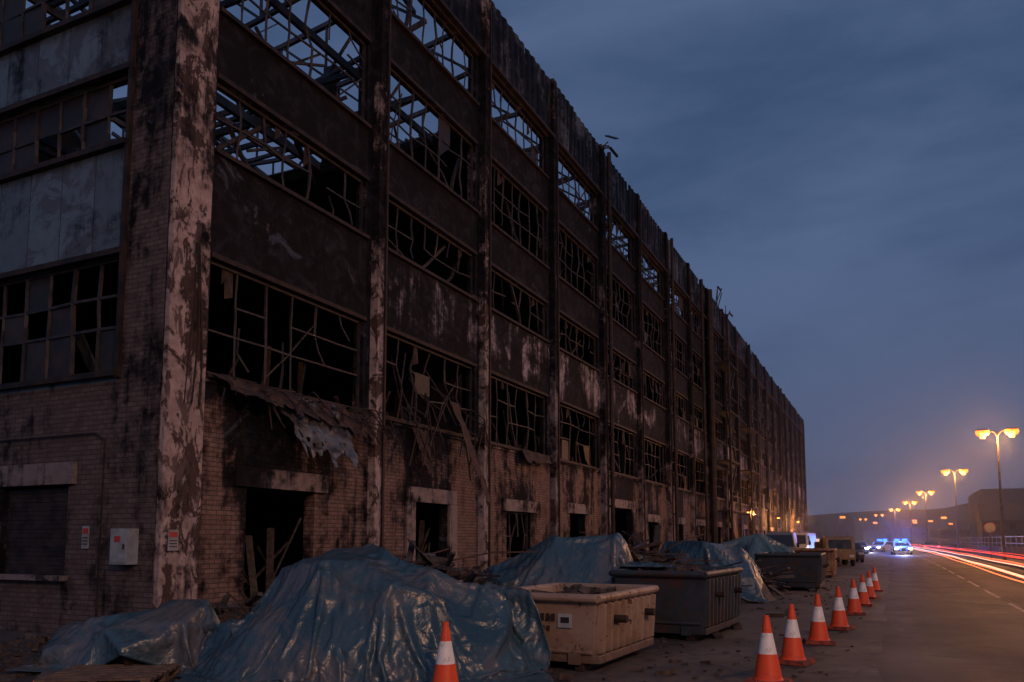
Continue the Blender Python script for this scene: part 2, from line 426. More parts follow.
# corrugated parapet cladding
mb=M(); rp=random.Random(9); y=10.0
while y<YE-.1:
    y1=min(YE-.05,y+rp.choice((1.8,2.7,3.6)))
    top=ZR-rp.choice((0,0,.01,.02,.03)); bot=16.32
    if rp.random()<.04 and y>24: top-=rp.uniform(.1,.3)
    tilt=rp.uniform(-.02,.03); K=int((y1-y)/.11); vs=[];fs=[];so=[]
    for k in range(K+1):
        yy=y+(y1-y)*k/K; off=.05+(.04 if (k//2)%2 else 0)
        tt=top+noise.noise(Vector((yy*1.3,0,5)))*.02
        for q,z in enumerate((bot,17.3,tt)):
            vs.append((XF+off+tilt*q,yy,z)); so.append(.80+.4*noise.noise(Vector((yy*.3,z*.5,1))))
    for k in range(K):
        for q in (0,1): fs.append((k*3+q,k*3+3+q,k*3+4+q,k*3+1+q))
    mb.add(vs,fs,0,so); y=y1+.01
mb.box((XF+.1,(10+YE)/2,16.3),(.22,YE-10.1,.1),1)
mb.box((XF-.1,(10+YE)/2,17.4),(.1,YE-10.2,1.9),1)
mb.build('corrugated_parapet',[clad,steel],B)

mb=M(); rr=random.Random(12)
for y,h,kk in ((31.5,.35,3),(56.5,1.5,4),(60,.8,3)):
    for k in range(kk):
        p=Vector((XF+.05,y+rr.uniform(-.5,.5),ZR-.35)); q=p+Vector((rr.uniform(-.1,.5),rr.uniform(-.5,.8),h*rr.uniform(.4,1)+.3))
        mb.poly([p,(p+q)/2+Vector((0,rr.uniform(-.15,.15),.1)),q],.05)
        if k==0: mb.beam(q,q+Vector((.1,rr.choice((-1,1))*.7,-.1)),.09)
mb.box((XF+.5,31.6,ZR+.45),(.5,.5,.05),0,Euler((.5,.4,.2)).to_matrix())
for y in (31.6,42.5,50.2,52.6,59.0,69.2,91):
    mb.tube([(XF+.35,y,.2),(XF+.35,y,10),(XF+.35,y+.05,ZR-.2)],.09 if y!=52.6 else .2,0,8)
    for z in (3,6,9,12,15): mb.box((XF+.25,y,z),(.35,.26,.08),0)
for (y0,y1,H) in ((54.8,58.2,16),(63.5,67.5,13)):
    for y in (y0,y1):
        mb.beam((XF+1.1,y,0),(XF+1.1,y,H),.12)
    z=3.6; k=0
    while z<H:
        mb.box((XF+.68,(y0+y1)/2,z),(.95,y1-y0,.08),0)
        mb.beam((XF+1.1,y0,z+1),(XF+1.1,y1,z+1),.05)
        a,b=(y0,y1) if k%2 else (y1,y0)
        mb.beam((XF+.9,a,max(0,z-3.4)),(XF+.9,b,z),.1,.16); z+=3.4;k+=1
for k in range(3):
    pts=[(XF+.14,9.6+.1*k+.07*math.sin(z*1.3+k),z) for z in [3.9+i*.35 for i in range(9)]]
    mb.tube(pts,.010+.006*k,0,6)
mb.build('ducts_and_roof_wreckage',[steel],B)

def crumple(mb,p00,p10,p01,p11,nu,nv,amp,mat=0,seed=0,fr=3.0,rag=.15):
    vs=[];fs=[];r=random.Random(seed)
    for j in range(nv+1):
        for i in range(nu+1):
            u,v=i/nu,j/nv
            if j==nv: v+=r.uniform(-rag,rag)
            p=Vector(p00).lerp(Vector(p10),u).lerp(Vector(p01).lerp(Vector(p11),u),v)
            q=noise.noise_vector(p*fr+Vector((seed,0,0)))+.5*noise.noise_vector(p*fr*2.7+Vector((0,seed,0)))
            vs.append(p+Vector((abs(q.x)+.1,q.y*.4,q.z*.5))*amp)
    for j in range(nv):
        for i in range(nu):
            if j>nv*.5 and r.random()<.06: continue
            a=j*(nu+1)+i; fs.append((a,a+1,a+nu+2,a+nu+1))
    mb.add(vs,fs,mat,.4)
mb=M(); X=XF+.1
crumple(mb,(X,10.15,4.5),(X,13.9,4.45),(X+.45,10.3,4.15),(X+.5,13.9,3.85),40,8,.14,0,1)
crumple(mb,(X+.05,11.5,4.4),(X+.05,13.5,4.4),(X+.5,11.9,3.35),(X+.75,13.3,3.2),28,16,.2,1,2,2.2,.2)
crumple(mb,(X+.02,12.9,4.4),(X+.02,14.7,4.4),(X+.3,13.2,3.7),(X+.3,14.6,3.9),24,10,.14,0,3)
crumple(mb,(X,16.6,4.4),(X,17.3,4.4),(X+.2,16.7,3.5),(X+.2,17.2,3.3),10,14,.12,0,4)
crumple(mb,(X+.1,18.3,5.3),(X+.1,18.7,5.3),(X+.75,19.0,2.9),(X+.75,19.35,2.8),6,30,.07,0,5,1.2)
crumple(mb,(X,23,4.5),(X,25,4.5),(X+.25,23,4.1),(X+.25,25,4.2),16,6,.12,0,6)
rs=random.Random(4)
for k in range(30):
    y=rs.uniform(10.2,15); z=4.45+rs.uniform(-.1,.15)
    mb.poly([(XF-.1,y,z),(XF+.35,y+rs.uniform(-.4,.4),z-rs.uniform(0,.2)),(XF+.5+rs.random()*.2,y+rs.uniform(-.6,.6),z-rs.uniform(.2,.8))],.025,2)
for k in range(14):
    y=rs.uniform(16,20); z=4.6+rs.random()*1.2
    mb.poly([(XF-.05,y,z),(XF+.3,y+rs.uniform(-.5,.5),z-.3),(XF+.4,y+rs.uniform(-.9,.9),z-rs.uniform(.6,1.8))],.03,2)
mb.build('hanging_sheet_metal',[scrapm,sheet,steel],B,bevel=0)

mb=M()
mb.box((-11.30,YC-.10,1.50),(.42,.2,.58),0); mb.box((-11.30,YC-.205,1.50),(.36,.015,.52),1)
mb.box((-11.17,YC-.22,1.5),(.03,.02,.08),2); mb.box((-11.33,YC-.216,1.62),(.14,.005,.1),3)
whitep=m_simple('white_paint',(.6,.6,.62),(.42,.42,.42),.5,6)
redp=m_simple('sign_red',(.55,.05,.04),(.4,.05,.04),.5,6)
greyp=m_simple('box_grey',(.36,.38,.40),(.24,.25,.26),.5,4)
mb.build('electric_meter_box',[greyp,greyp,steel,redp],B,bevel=.008)
mb=M()
def sign(x,y,z,w,h,ax):
    if ax=='y':
        mb.box((x,y,z),(w,.012,h),0)
        mb.box((x,y-.009,z+h*.28),(w*.8,.004,h*.25),1)
        for k in range(3): mb.box((x,y-.009,z-h*.02-k*h*.14),(w*.75,.004,h*.05),2)
    else:
        mb.box((x,y,z),(.012,w,h),0)
        mb.box((x+.009,y,z+h*.28),(.004,w*.8,h*.25),1)
        for k in range(3): mb.box((x+.009,y,z-h*.02-k*h*.14),(.004,w*.75,h*.05),2)
sign(-12.35,YC-.02,1.65,.17,.38,'y'); sign(XF+.135,9.42,1.6,.2,.34,'x')
mb.build('wall_notice_signs',[greyp,redp,steel],B)

# ------------------------------------------------------------ ground, road
def bend(y): return -.0002*max(0,y-50)**2
m,nt,b=newmat('yard_asphalt'); P=objco(nt)
c=mix(nt,ramp(nt,noise_n(nt,P,.35,10,.65,.5),.38,.62),(.050,.042,.040),(.10,.082,.074))
c=mix(nt,ramp(nt,noise_n(nt,P,2.5,9,.7,.6),.52,.66),c,(.026,.022,.022))
c=mix(nt,ramp(nt,noise_n(nt,P,45,4,.7),.60,.72),c,(.16,.135,.12))
nt.links.new(c,b.inputs['Base Color']); nt.links.new(math_n(nt,'MULTIPLY_ADD',noise_n(nt,P,.9,6,.6),.5,.42),b.inputs['Roughness'])
b.inputs['Specular IOR Level'].default_value=.35
bump(nt,b,math_n(nt,'ADD',noise_n(nt,P,60,4,.8),math_n(nt,'MULTIPLY',noise_n(nt,P,5,6,.7),1.5)),.8,.02); ground_m=m
m,nt,b=newmat('road_asphalt'); P=objco(nt)
c=mix(nt,ramp(nt,noise_n(nt,objco(nt,(1,.08,1)),.9,9,.6,.2),.35,.68),(.042,.034,.033),(.078,.063,.058))
c=mix(nt,ramp(nt,noise_n(nt,P,.5,10,.7,.6),.50,.60),c,(.032,.027,.027))
c=mix(nt,ramp(nt,noise_n(nt,P,60,4,.75),.58,.72),c,(.13,.105,.098))
nt.links.new(c,b.inputs['Base Color']); nt.links.new(math_n(nt,'MULTIPLY_ADD',noise_n(nt,P,.45,7,.65),.5,.42),b.inputs['Roughness'])
b.inputs['Specular IOR Level'].default_value=.30
bump(nt,b,math_n(nt,'ADD',noise_n(nt,P,60,4,.8),noise_n(nt,P,6,6,.7)),.9,.02); road_m=m
paving=m_simple('pavement_concrete',(.16,.14,.135),(.10,.09,.088),.85,2)
paint=m_simple('road_paint',(.42,.39,.36),(.09,.08,.078),.7,7,lo=.40,hi=.58)
mb=M(); mb.add([(-1500,-300,0),(1500,-300,0),(1500,2500,0),(-1500,2500,0)],[(0,1,2,3)],0); mb.build('ground',[ground_m])
def strip(name,x0,x1,z,mat,y0=-40,y1=600,side=None,zb=None,parent=None,step=8,dash=None,rag=0):
    mb=M(); y=y0
    while y<y1:
        yn=min(y1,y+(dash[0] if dash else step))
        a,c=bend(y),bend(yn)
        ra,rc=(rag*noise.noise(Vector((y*.37,1,0))),rag*noise.noise(Vector((yn*.37,1,0)))) if rag else (0,0)
        if side is None: mb.add([(x0+a+ra,y,z),(x1+a,y,z),(x1+c,yn,z),(x0+c+rc,yn,z)],[(0,1,2,3)],0)
        else:
            vs=[(x0+a,y,zb),(x0+a,y,z),(x1+a,y,z),(x1+a,y,zb),(x0+c,yn,zb),(x0+c,yn,z),(x1+c,yn,z),(x1+c,yn,zb)]
            mb.add(vs,[(0,1,5,4),(1,2,6,5),(2,3,7,6)]+([(0,3,2,1)] if y==y0 else []),0)
        y=yn+(dash[1] if dash else 0)
    return mb.build(name,[mat],parent)
strip('road',-.2,6.4,.004,road_m,step=.6,rag=.28,y1=500)
strip('road_centre_line',2.58,2.68,.008,paint,dash=(4,2))
strip('road_edge_line',6.0,6.1,.008,paint)
strip('kerb',6.4,6.55,.12,paving,side=1,zb=0)
strip('pavement',6.552,8.7,.115,paving,side=1,zb=0)
wall_m=m_simple('boundary_wall_stone',(.15,.12,.11),(.07,.06,.055),.9,1.5)
strip('boundary_wall',9.2,9.5,1.05,wall_m,side=1,zb=0,y0=20,y1=420)
galv=m_simple('galvanised_rail',(.34,.33,.33),(.22,.21,.21),.5,4)
mb=M(); y=20
while y<300:
    x=9.35+bend(y); mb.beam((x,y,1.04),(x,y,2.0),.06); 
    if y+3<300: 
        for z in (1.35,1.9): mb.beam((x,y,z),(9.35+bend(y+3),y+3,z),.05)
    y+=3
mb.build('railing_fence',[galv])

# ------------------------------------------------------------ street lamps
orange=(1.0,.38,.08)
lens=m_emit('sodium_glass',(1,.25,.035),2.4); core=m_emit('sodium_tube',(1,.42,.09),5); polem=m_simple('galvanised_pole',(.16,.15,.15),(.09,.08,.08),.5,4,.5)
lampdata=[(7.9,33,1),(7.9,-4,1),(7.7,71.4,1),(7.2,110,1),(5.6,156,1),(3.9,196,1),(1.0,240,1),(-3.5,290,0),(-10,345,0)]
for (x,y,lit) in lampdata:
    E=empty('street_lamp',(x,y,.1))
    mb=M(); mb.tube([(0,0,0),(0,0,1.2),(0,0,9.6)],[.13,.12,.06],0,10)
    for s in (-1,1):
        mb.tube([(0,0,9.5),(s*.2,0,9.85),(s*.5,0,9.98),(s*.7,0,10)],[.05,.045,.04,.04],0,8)
        mb.box((s*.98,0,10.06),(.85,.36,.12),0,taper=.8)
    mb.box((0,0,.5),(.24,.24,1.0),0)
    mb.build('pole_and_arms',[polem],E)
    mb=M()
    for s in (-1,1):
        vs=[];fs=[];n=12
        for j,(r,z) in enumerate(((1,0),(1.05,-.18),(.8,-.38),(.01,-.48))):
            for k in range(n):
                a=2*math.pi*k/n; vs.append((s*.98+math.cos(a)*.46*r,math.sin(a)*.30*r,9.995+z))
        for j in range(3):
            for k in range(n): fs.append((j*n+k,j*n+(k+1)%n,(j+1)*n+(k+1)%n,(j+1)*n+k))
        mb.add(vs,fs,0)
        mb.tube([(s*.98-.16,0,9.70),(s*.98+.16,0,9.70)],.325,1,12)
    mb.build('lamp_lenses',[lens,core],E,smooth=True)
    if lit:
        l=bpy.data.lights.new('lamp_light','POINT'); l.color=orange; l.energy=4800; l.shadow_soft_size=.3
        if y<0: l.energy=4200; l.color=(1,.50,.26)
        elif y<50: l.energy=4600; l.color=(1,.48,.22)
        lo=bpy.data.objects.new('lamp_light',l); scene.collection.objects.link(lo); lo.parent=E; lo.location=(0,0,9.2)
for y in (64,82,100):
    E=empty('wall_lamp',(XF+.2,y,3.7))
    mb=M(); mb.beam((0,0,0),(.5,0,.15),.05); mb.box((.55,0,.15),(.3,.3,.12),0,taper=.6); mb.build('bracket',[polem],E)
    mb=M(); mb.box((.55,0,.06),(.2,.2,.06),0,taper=1.2); mb.build('bulb',[core],E)
    l=bpy.data.lights.new('wall_light','POINT'); l.color=orange; l.energy=700; l.shadow_soft_size=.15
    lo=bpy.data.objects.new('wall_light',l); scene.collection.objects.link(lo); lo.parent=E; lo.location=(1.0,0,-.05)
m=bpy.data.materials.new('lamp_halo_scatter'); m.use_nodes=True; nt=m.node_tree; nt.nodes.clear()  # thin scattering volume, added to give the street lamps halos
o_=nt.nodes.new('ShaderNodeOutputMaterial'); vs_=nt.nodes.new('ShaderNodeVolumeScatter'); vs_.inputs['Density'].default_value=.0011; vs_.inputs['Anisotropy'].default_value=.82
vs_.inputs['Color'].default_value=(.9,.9,1,1); nt.links.new(vs_.outputs[0],o_.inputs['Volume'])
mb=M(); mb.box((12,200,13),(70,300,25.8),0); mb.build('lamp_halo_volume',[m])

tr_r=m_emit('tail_light_streak',(1,.06,.03),1.6); tr_w=m_emit('head_light_streak',(1,.50,.30),1.7); tr_o=m_emit('amber_streak',(1,.22,.06),1.6)
E=empty('traffic_light_trails')
for x,z,r,mt in ((3.0,.55,.018,tr_o),(3.25,.62,.03,tr_w),(3.4,.52,.012,tr_o),(4.4,.60,.022,tr_w),(3.6,.85,.014,tr_r),(4.9,.88,.02,tr_r),(5.1,.95,.01,tr_r),(4.3,.72,.012,tr_o),(3.9,1.0,.010,tr_r)):
    mb=M(); pts=[(x+bend(y)+.06*math.sin(y*.07+x),y,z+.015*math.sin(y*.3+x*5)) for y in range(2,170,4)]
    mb.tube(pts,r,0,6); mb.build('streak',[mt],E)

# ------------------------------------------------------------ traffic cones
m,nt,b=newmat('cone_orange'); P=objco(nt)
c=mix(nt,ramp(nt,noise_n(nt,P,6,8,.7),.5,.75),(.80,.085,.02),(.30,.06,.03)); nt.links.new(c,b.inputs['Base Color']); b.inputs['Roughness'].default_value=.5; cone_o=m
m,nt,b=newmat('cone_sleeve'); P=objco(nt)
c=mix(nt,ramp(nt,noise_n(nt,P,9,8,.72),.5,.72),(.85,.84,.82),(.35,.31,.29)); nt.links.new(c,b.inputs['Base Color']); b.inputs['Roughness'].default_value=.35; cone_w=m
rub=m_simple('cone_base_rubber',(.30,.05,.022),(.10,.03,.025),.8,8)
def cone(x,y,rz=0,tilt=0):
    mb=M(); s=.225
    mb.box((0,0,.025),(s*2,s*2,.05),2,taper=.92)
    prof=[(.165,.05,0),(.15,.075,0),(.128,.20,0),(.105,.33,0),(.103,.332,1),(.06,.56,1),(.0585,.562,0),(.036,.70,0),(.03,.75,0),(.015,.755,0)]
    n=24; vs=[]
    for r,z,_ in prof:
        for k in range(n):
            a=2*math.pi*k/n; vs.append((r*math.cos(a),r*math.sin(a),z))
    for j in range(len(prof)-1):
        fs=[(k,(k+1)%n,n+(k+1)%n,n+k) for k in range(n)]
        mb.add(vs[j*n:(j+2)*n],fs,prof[j][2] if prof[j][2]==prof[j+1][2] else 0)
    ob=mb.build('traffic_cone',[cone_o,cone_w,rub],None,smooth=False); ob.location=(x,y,.009); ob.rotation_euler=(tilt,0,rz)
    for p in ob.data.polygons: p.use_smooth=p.center.z>.06
for i,(x,y) in enumerate(((-1.31,9.42),(-1.23,11.15),(-1.09,13.45),(-.92,15.75),(-.80,19.0),(-.70,21.6),(-.62,24.3),(-.55,27.8))):
    cone(x,y,random.uniform(-.4,.5),0)
cone(-4.20,7.25,.3)

# ------------------------------------------------------------ skips
# painted steel: flat coat, chipped to rust in small hard-edged spots and run-down streaks
m,nt,b=newmat('rusty_cream_paint'); P=objco(nt)
c=mix(nt,ramp(nt,noise_n(nt,P,1.1,6,.6,.2),.35,.65),(.36,.27,.205),(.29,.205,.15))
c=mix(nt,math_n(nt,'MULTIPLY',ramp(nt,noise_n(nt,P,2.2,8,.7,.3),.48,.68),.7),c,(.22,.115,.065))
chip=ramp(nt,noise_n(nt,P,7,10,.75,.4),.575,.60)
c=mix(nt,chip,c,(.085,.034,.02))
sx=N(nt,'ShaderNodeSeparateXYZ'); nt.links.new(P,sx.inputs[0])
low=ramp(nt,math_n(nt,'ADD',sx.outputs[2],math_n(nt,'MULTIPLY',noise_n(nt,P,4,8,.7),.5)),.62,.32)
c=mix(nt,math_n(nt,'MULTIPLY',low,.75),c,(.075,.05,.04))
nt.links.new(c,b.inputs['Base Color']); nt.links.new(math_n(nt,'MULTIPLY_ADD',chip,.35,.45),b.inputs['Roughness'])
bump(nt,b,math_n(nt,'SUBTRACT',noise_n(nt,P,1.8,3,.5),math_n(nt,'MULTIPLY',chip,.3)),.25,.02); skipA=m
skipB=m_simple('dark_blue_paint',(.045,.06,.075),(.03,.035,.042),.5,2.5,.2,.2,c3=(.07,.04,.03))
skipC=m_simple('rusty_brown_paint',(.24,.145,.095),(.09,.04,.026),.6,5,.05)
def skip(x0,y0,W,L,H,rz,ma,mr,seed,name='rubble_skip'):
    E=empty(name,(x0,y0,.004)); E.rotation_euler=(0,0,rz)
    mb=M(); t=.05; zb=.10; tp=.93
    def ring(sx,sy,z): return [(-sx,-sy,z),(sx,-sy,z),(sx,sy,z),(-sx,sy,z)]
    o0=ring(W/2*tp,L/2*.96,zb);o1=ring(W/2,L/2,H);i1=ring(W/2-t,L/2-t,H);i0=ring(W/2*tp-t,L/2*.96-t,zb+.05)
    vs=o0+o1+i1+i0; fs=[]
    for k in range(4):
        k2=(k+1)%4
        fs+=[(k,k2,4+k2,4+k),(4+k,4+k2,8+k2,8+k),(8+k,8+k2,12+k2,12+k)]
    fs+=[(3,2,1,0),(12,13,14,15)]
    mb.add(vs,fs,0)
    hx,hy=W/2+.03,L/2+.03
    for a_,b_ in (((-hx,-hy),(hx,-hy)),((hx,-hy),(hx,hy)),((hx,hy),(-hx,hy)),((-hx,hy),(-hx,-hy))):
        mb.tube([(a_[0],a_[1],H-.03),(b_[0],b_[1],H-.03)],.055,0,12)
    for s in(-1,1):
        mb.box((s*(W/2*tp+.03),0,zb+.05),(.09,L*.95,.10),0)
    n=int(L/.25)
    for k in range(n):
        y=-L/2+.14+(L-.28)*k/(n-1)
        for s in(-1,1):
            x0_,x1_=s*(W/2*tp),s*(W/2); pr=s*.10; zl,zh=zb+.10,H-.08
            a,b2=.05,.036
            vs=[(x0_,y*.97-a,zl),(x0_+pr,y*.97-b2,zl+.03),(x0_+pr,y*.97+b2,zl+.03),(x0_,y*.97+a,zl),(x1_,y-a,zh),(x1_+pr*.8,y-b2,zh-.03),(x1_+pr*.8,y+b2,zh-.03),(x1_,y+a,zh)]
            mb.add(vs,[(0,1,5,4),(1,2,6,5),(2,3,7,6),(0,3,2,1),(4,5,6,7)],0)
    # end plates: shallow pressed X-rib free panel with lip and two lifting hooks
    for s in (-1,1):
        mb.tube([(-W*.46,s*(L/2*.962+.01),H*.25),(W*.46,s*(L/2*.962+.01),H*.25)],.028,0,8)
        for x in (-W*.30,W*.30): mb.box((x,s*(L/2*.96+.01),zb+.05),(.16,.05,.14),0)
        for yy in (-L*.25,L*.25): mb.tube([(s*(W/2+.03),yy,H*.66),(s*(W/2+.20),yy,H*.66)],.05,1,12)
    for s in(-1,1): mb.box((s*W*.33,0,.05),(.12,L*.94,.10),1)
    mb.build('tub',[ma,mr],E,bevel=.006)
    if seed==1:
        mb=M(); yf=-L/2*.985-.008
        for xx,w_ in ((-.30,.16),(.34,.19)):
            mb.box((xx,yf-.008,H*.66),(w_,.006,.17),0,Euler((-.03,0,0)).to_matrix())
            mb.box((xx,yf-.014,H*.67),(w_*.6,.004,.07),1)
        for k in range(5): mb.box((-.12+k*.075,yf-.008,H*.70),(.045,.005,.09),1,Euler((-.03,0,0)).to_matrix())
        for k in range(4): mb.box((-.10+k*.07,yf-.004,H*.56),(.04,.005,.05),1,Euler((-.03,0,0)).to_matrix())
        mb.build('notice_stickers_and_stencil',[greyp,steel],E)
    r=random.Random(seed); mb=M()
    for k in range(90):
        p=Vector((r.uniform(-W/2+.25,W/2-.25),r.uniform(-L/2+.3,L/2-.3),H-.22+r.uniform(-.15,.16)))
        mb.box(p,(r.uniform(.1,.55),r.uniform(.04,.2),r.uniform(.03,.12)),r.randint(0,2),Euler((r.uniform(-.5,.5),r.uniform(-.5,.5),r.uniform(0,6))).to_matrix())
    mb.box((0,0,H-.4),(W-.2,L-.2,.25),0)
    mb.build('rubble_load',[scrapm,scrapm2,woodm],E)
    return E
skip(-3.98,10.42,1.5,2.25,.92,-.04,skipA,steel,1)
skip(-3.42,14.1,1.5,2.5,1.08,-.05,skipB,steel,2)
skip(-3.1,28.6,1.9,3.2,1.15,.03,skipB,steel,3)
skip(-3.3,38.5,1.9,3.4,1.2,.03,skipC,steel,4)

# ------------------------------------------------------------ debris heaps
def heap(name,cx,cy,ra,rb,h,ang,seed,nbox=14,pw=2.4):
    r=random.Random(seed); mb=M(); ca,sa=math.cos(ang),math.sin(ang)
    n=34; vs=[];fs=[]
    def H(u,v):
        d=math.sqrt(u*u+v*v); e=max(0,1-d**pw)
        return h*e*(.84+.26*noise.noise(Vector((u*1.7+seed,v*1.7,0)))+.14*noise.noise(Vector((u*5+seed,v*5,0))))
    for j in range(n+1):
        for i in range(n+1):
            u=(i/n-.5)*2; v=(j/n-.5)*2; d=math.sqrt(u*u+v*v)
            z=H(u,v)-(.03 if d>.98 else 0)
            x,y=u*ra,v*rb; vs.append((cx+x*ca-y*sa,cy+x*sa+y*ca,z))
    for j in range(n):
        for i in range(n):
            u=((i+.5)/n-.5)*2; v=((j+.5)/n-.5)*2
            if u*u+v*v<1.02: a=j*(n+1)+i; fs.append((a,a+1,a+n+2,a+n+1))
    mb.add(vs,fs,0)
    for k in range(nbox):
        t=r.uniform(0,2*math.pi); q=r.uniform(0,.85); u,v=math.cos(t)*q,math.sin(t)*q
        z=H(u,v)-.02; x,y=u*ra,v*rb
        mb.box((cx+x*ca-y*sa,cy+x*sa+y*ca,z),(r.uniform(.3,.95),r.uniform(.12,.5),r.uniform(.15,.45)),1,Euler((r.uniform(-.6,.6),r.uniform(-.6,.6),r.uniform(0,6))).to_matrix())
    return mb.build(name,[scrapm2,scrapm])
def scrap(name,cx,cy,rad,h,n,seed,parent=None,lmax=1.9):
    r=random.Random(seed); mb=M()
    K=20; vs=[(cx,cy,h*.75)]; fs=[]
    for j in range(1,6):
        for k in range(K):
            a=2*math.pi*k/K; q=j/5*rad*(1+.2*noise.noise(Vector((math.cos(a)*2,math.sin(a)*2,seed)))); vs.append((cx+math.cos(a)*q,cy+math.sin(a)*q,max(-.02,h*.75*(1-j/5)+.1*noise.noise(Vector((a*3,q*3,seed)))*(j<5)-(.02 if j==5 else 0))))
    for k in range(K): fs.append((0,1+k,1+(k+1)%K))
    for j in range(4):
        for k in range(K): fs.append((1+j*K+k,1+(j+1)*K+k,1+(j+1)*K+(k+1)%K,1+j*K+(k+1)%K))
    mb.add(vs,fs,1)
    for k in range(n):
        a=r.uniform(0,6.28); q=rad*math.sqrt(r.random())*.9; z=h*.75*(1-q/rad)+r.uniform(0,.22)
        L=r.uniform(.3,lmax)*(1 if r.random()<.7 else .4); rot=Euler((r.uniform(-.3,.3),r.gauss(0,.35),r.uniform(0,6.28))).to_matrix()
        w=r.choice((.04,.06,.1,.16,.3)); t=r.choice((.02,.04,.06))
        mb.box((cx+math.cos(a)*q,cy+math.sin(a)*q,max(z,.05)),(L,w,t),r.choice((0,0,1,2,3)),rot)
        if r.random()<.25:
            p=Vector((cx+math.cos(a)*q,cy+math.sin(a)*q,max(z,.1))); d=Vector((r.gauss(0,.5),r.gauss(0,.5),r.uniform(0,.4)))
            mb.poly([p,p+d,p+d*1.6+Vector((r.gauss(0,.2),r.gauss(0,.2),-.1))],.025,0)
    return mb.build(name,[scrapm,scrapm2,woodm,sheet],parent)
h1=heap('rubble_pile',-5.85,8.24,2.05,1.3,1.30,PSI,1,30,2.6)
hl=heap('rubble_pile',-8.6,7.4,1.25,.75,.66,PSI,2,8)
h2=heap('rubble_pile',-5.65,14.6,1.75,1.9,1.58,.3,3,18,3.0)
h3=heap('rubble_pile',-4.8,22.4,1.9,2.0,1.5,0,4,12)
h4=heap('rubble_pile',-5.2,33,2.4,2.6,1.7,0,5,10)
scrap('scrap_metal_heap',-6.9,11.3,1.5,1.6,190,11)
scrap('scrap_metal_heap',-5.6,18.8,2.0,1.9,220,12)
scrap('scrap_metal_heap',-4.6,25.4,1.6,1.2,120,13)
scrap('scrap_metal_heap',-6.2,39,2.8,1.5,120,14)
scrap('scrap_metal_heap',-9.3,10.1,1.0,.7,70,15,lmax=1.1)
scrap('scrap_metal_heap',-8.6,15.6,1.4,.9,90,16)
scrap('scrap_metal_heap',-7.4,26,2.6,1.2,140,17)

m,nt,b=newmat('tarpaulin'); P=objco(nt)
n1=noise_n(nt,P,.7,5,.55,.4); n2=noise_n(nt,P,5,9,.7,.3)
c=mix(nt,ramp(nt,n1,.38,.62),(.022,.058,.082),(.045,.090,.118))
c=mix(nt,math_n(nt,'MULTIPLY',ramp(nt,noise_n(nt,P,.9,10,.72,.6),.50,.62),.8),c,(.115,.108,.112))
c=mix(nt,math_n(nt,'MULTIPLY',ramp(nt,n2,.58,.70),.65),c,(.16,.14,.135))
nt.links.new(c,b.inputs['Base Color']); nt.links.new(math_n(nt,'MULTIPLY_ADD',n2,.35,.15),b.inputs['Roughness']); b.inputs['Specular IOR Level'].default_value=.6
wv=N(nt,'ShaderNodeTexWave'); wv.inputs['Scale'].default_value=2.2; wv.inputs['Distortion'].default_value=9; wv.inputs['Detail'].default_value=4; wv.inputs['Detail Scale'].default_value=1.2; nt.links.new(P,wv.inputs['Vector'])
bump(nt,b,math_n(nt,'ADD',math_n(nt,'MULTIPLY',noise_n(nt,P,3.5,3,.5,2.0),1.5),math_n(nt,'MULTIPLY',wv.outputs['Fac'],.4)),.5,.035); tarp_m=m
def tarpgrid(name,cx,cy,z,sx,sy,nx,ny,ang):
    mb=M(); ca,sa=math.cos(ang),math.sin(ang); vs=[];fs=[]
    for j in range(ny+1):
        for i in range(nx+1):
            x=(i/nx-.5)*sx;y=(j/ny-.5)*sy
            vs.append((cx+x*ca-y*sa,cy+x*sa+y*ca,z+.10*noise.noise(Vector((x*1.5,y*1.5,cx)))+.04*noise.noise(Vector((x*5,y*5,cx)))))
    for j in range(ny):
        for i in range(nx): a=j*(nx+1)+i; fs.append((a,a+1,a+nx+2,a+nx+1))
    mb.add(vs,fs,0); return mb.build(name,[tarp_m],None,smooth=True)
tarps=[tarpgrid('blue_tarpaulin',-5.8,8.12,1.95,5.3,4.2,128,104,PSI+.08),
       tarpgrid('blue_tarpaulin',-8.6,7.35,1.1,3.0,2.1,70,50,PSI-.1),
       tarpgrid('blue_tarpaulin',-5.65,14.7,2.1,4.0,4.0,70,70,.4),
       tarpgrid('blue_tarpaulin',-4.8,22.5,2.0,3.8,4.2,48,52,.2),
       tarpgrid('blue_tarpaulin',-5.2,33,2.2,5.0,5.0,44,44,.1)]
mb=M(); mb.add([(-14,2,.012),(4,2,.012),(4,40,.012),(-14,40,.012)],[(0,1,2,3)],0); gcol=mb.build('tmp_ground_collider',[char])
cols=[h1,hl,h2,h3,h4,gcol]
mb=M(); mb.box((-3.98,10.42,.47),(1.8,2.45,.92),0,Euler((0,0,-.04)).to_matrix()); mb.box((-3.42,14.1,.55),(1.8,2.7,1.1),0); sc=mb.build('tmp_skip_collider',[char]); cols.append(sc)
for o in cols:
    o.modifiers.new('Collision','COLLISION'); o.collision.thickness_outer=.02; o.collision.cloth_friction=14; o.collision.damping=.5
for t in tarps:
    cm=t.modifiers.new('Cloth','CLOTH'); s=cm.settings; s.quality=6; s.mass=.3; s.air_damping=1.2
    s.tension_stiffness=22; s.compression_stiffness=22; s.shear_stiffness=10; s.bending_stiffness=.10
    s.shrink_min=-.07
    cm.collision_settings.distance_min=.02; cm.collision_settings.collision_quality=3
    cm.point_cache.frame_start=1; cm.point_cache.frame_end=90
t1=time.time()
for fr in range(1,62):
    scene.frame_set(fr)
    if time.time()-t1>150: print('cloth cut',fr); break
dg=bpy.context.evaluated_depsgraph_get()
news=[bpy.data.meshes.new_from_object(t.evaluated_get(dg)) for t in tarps]
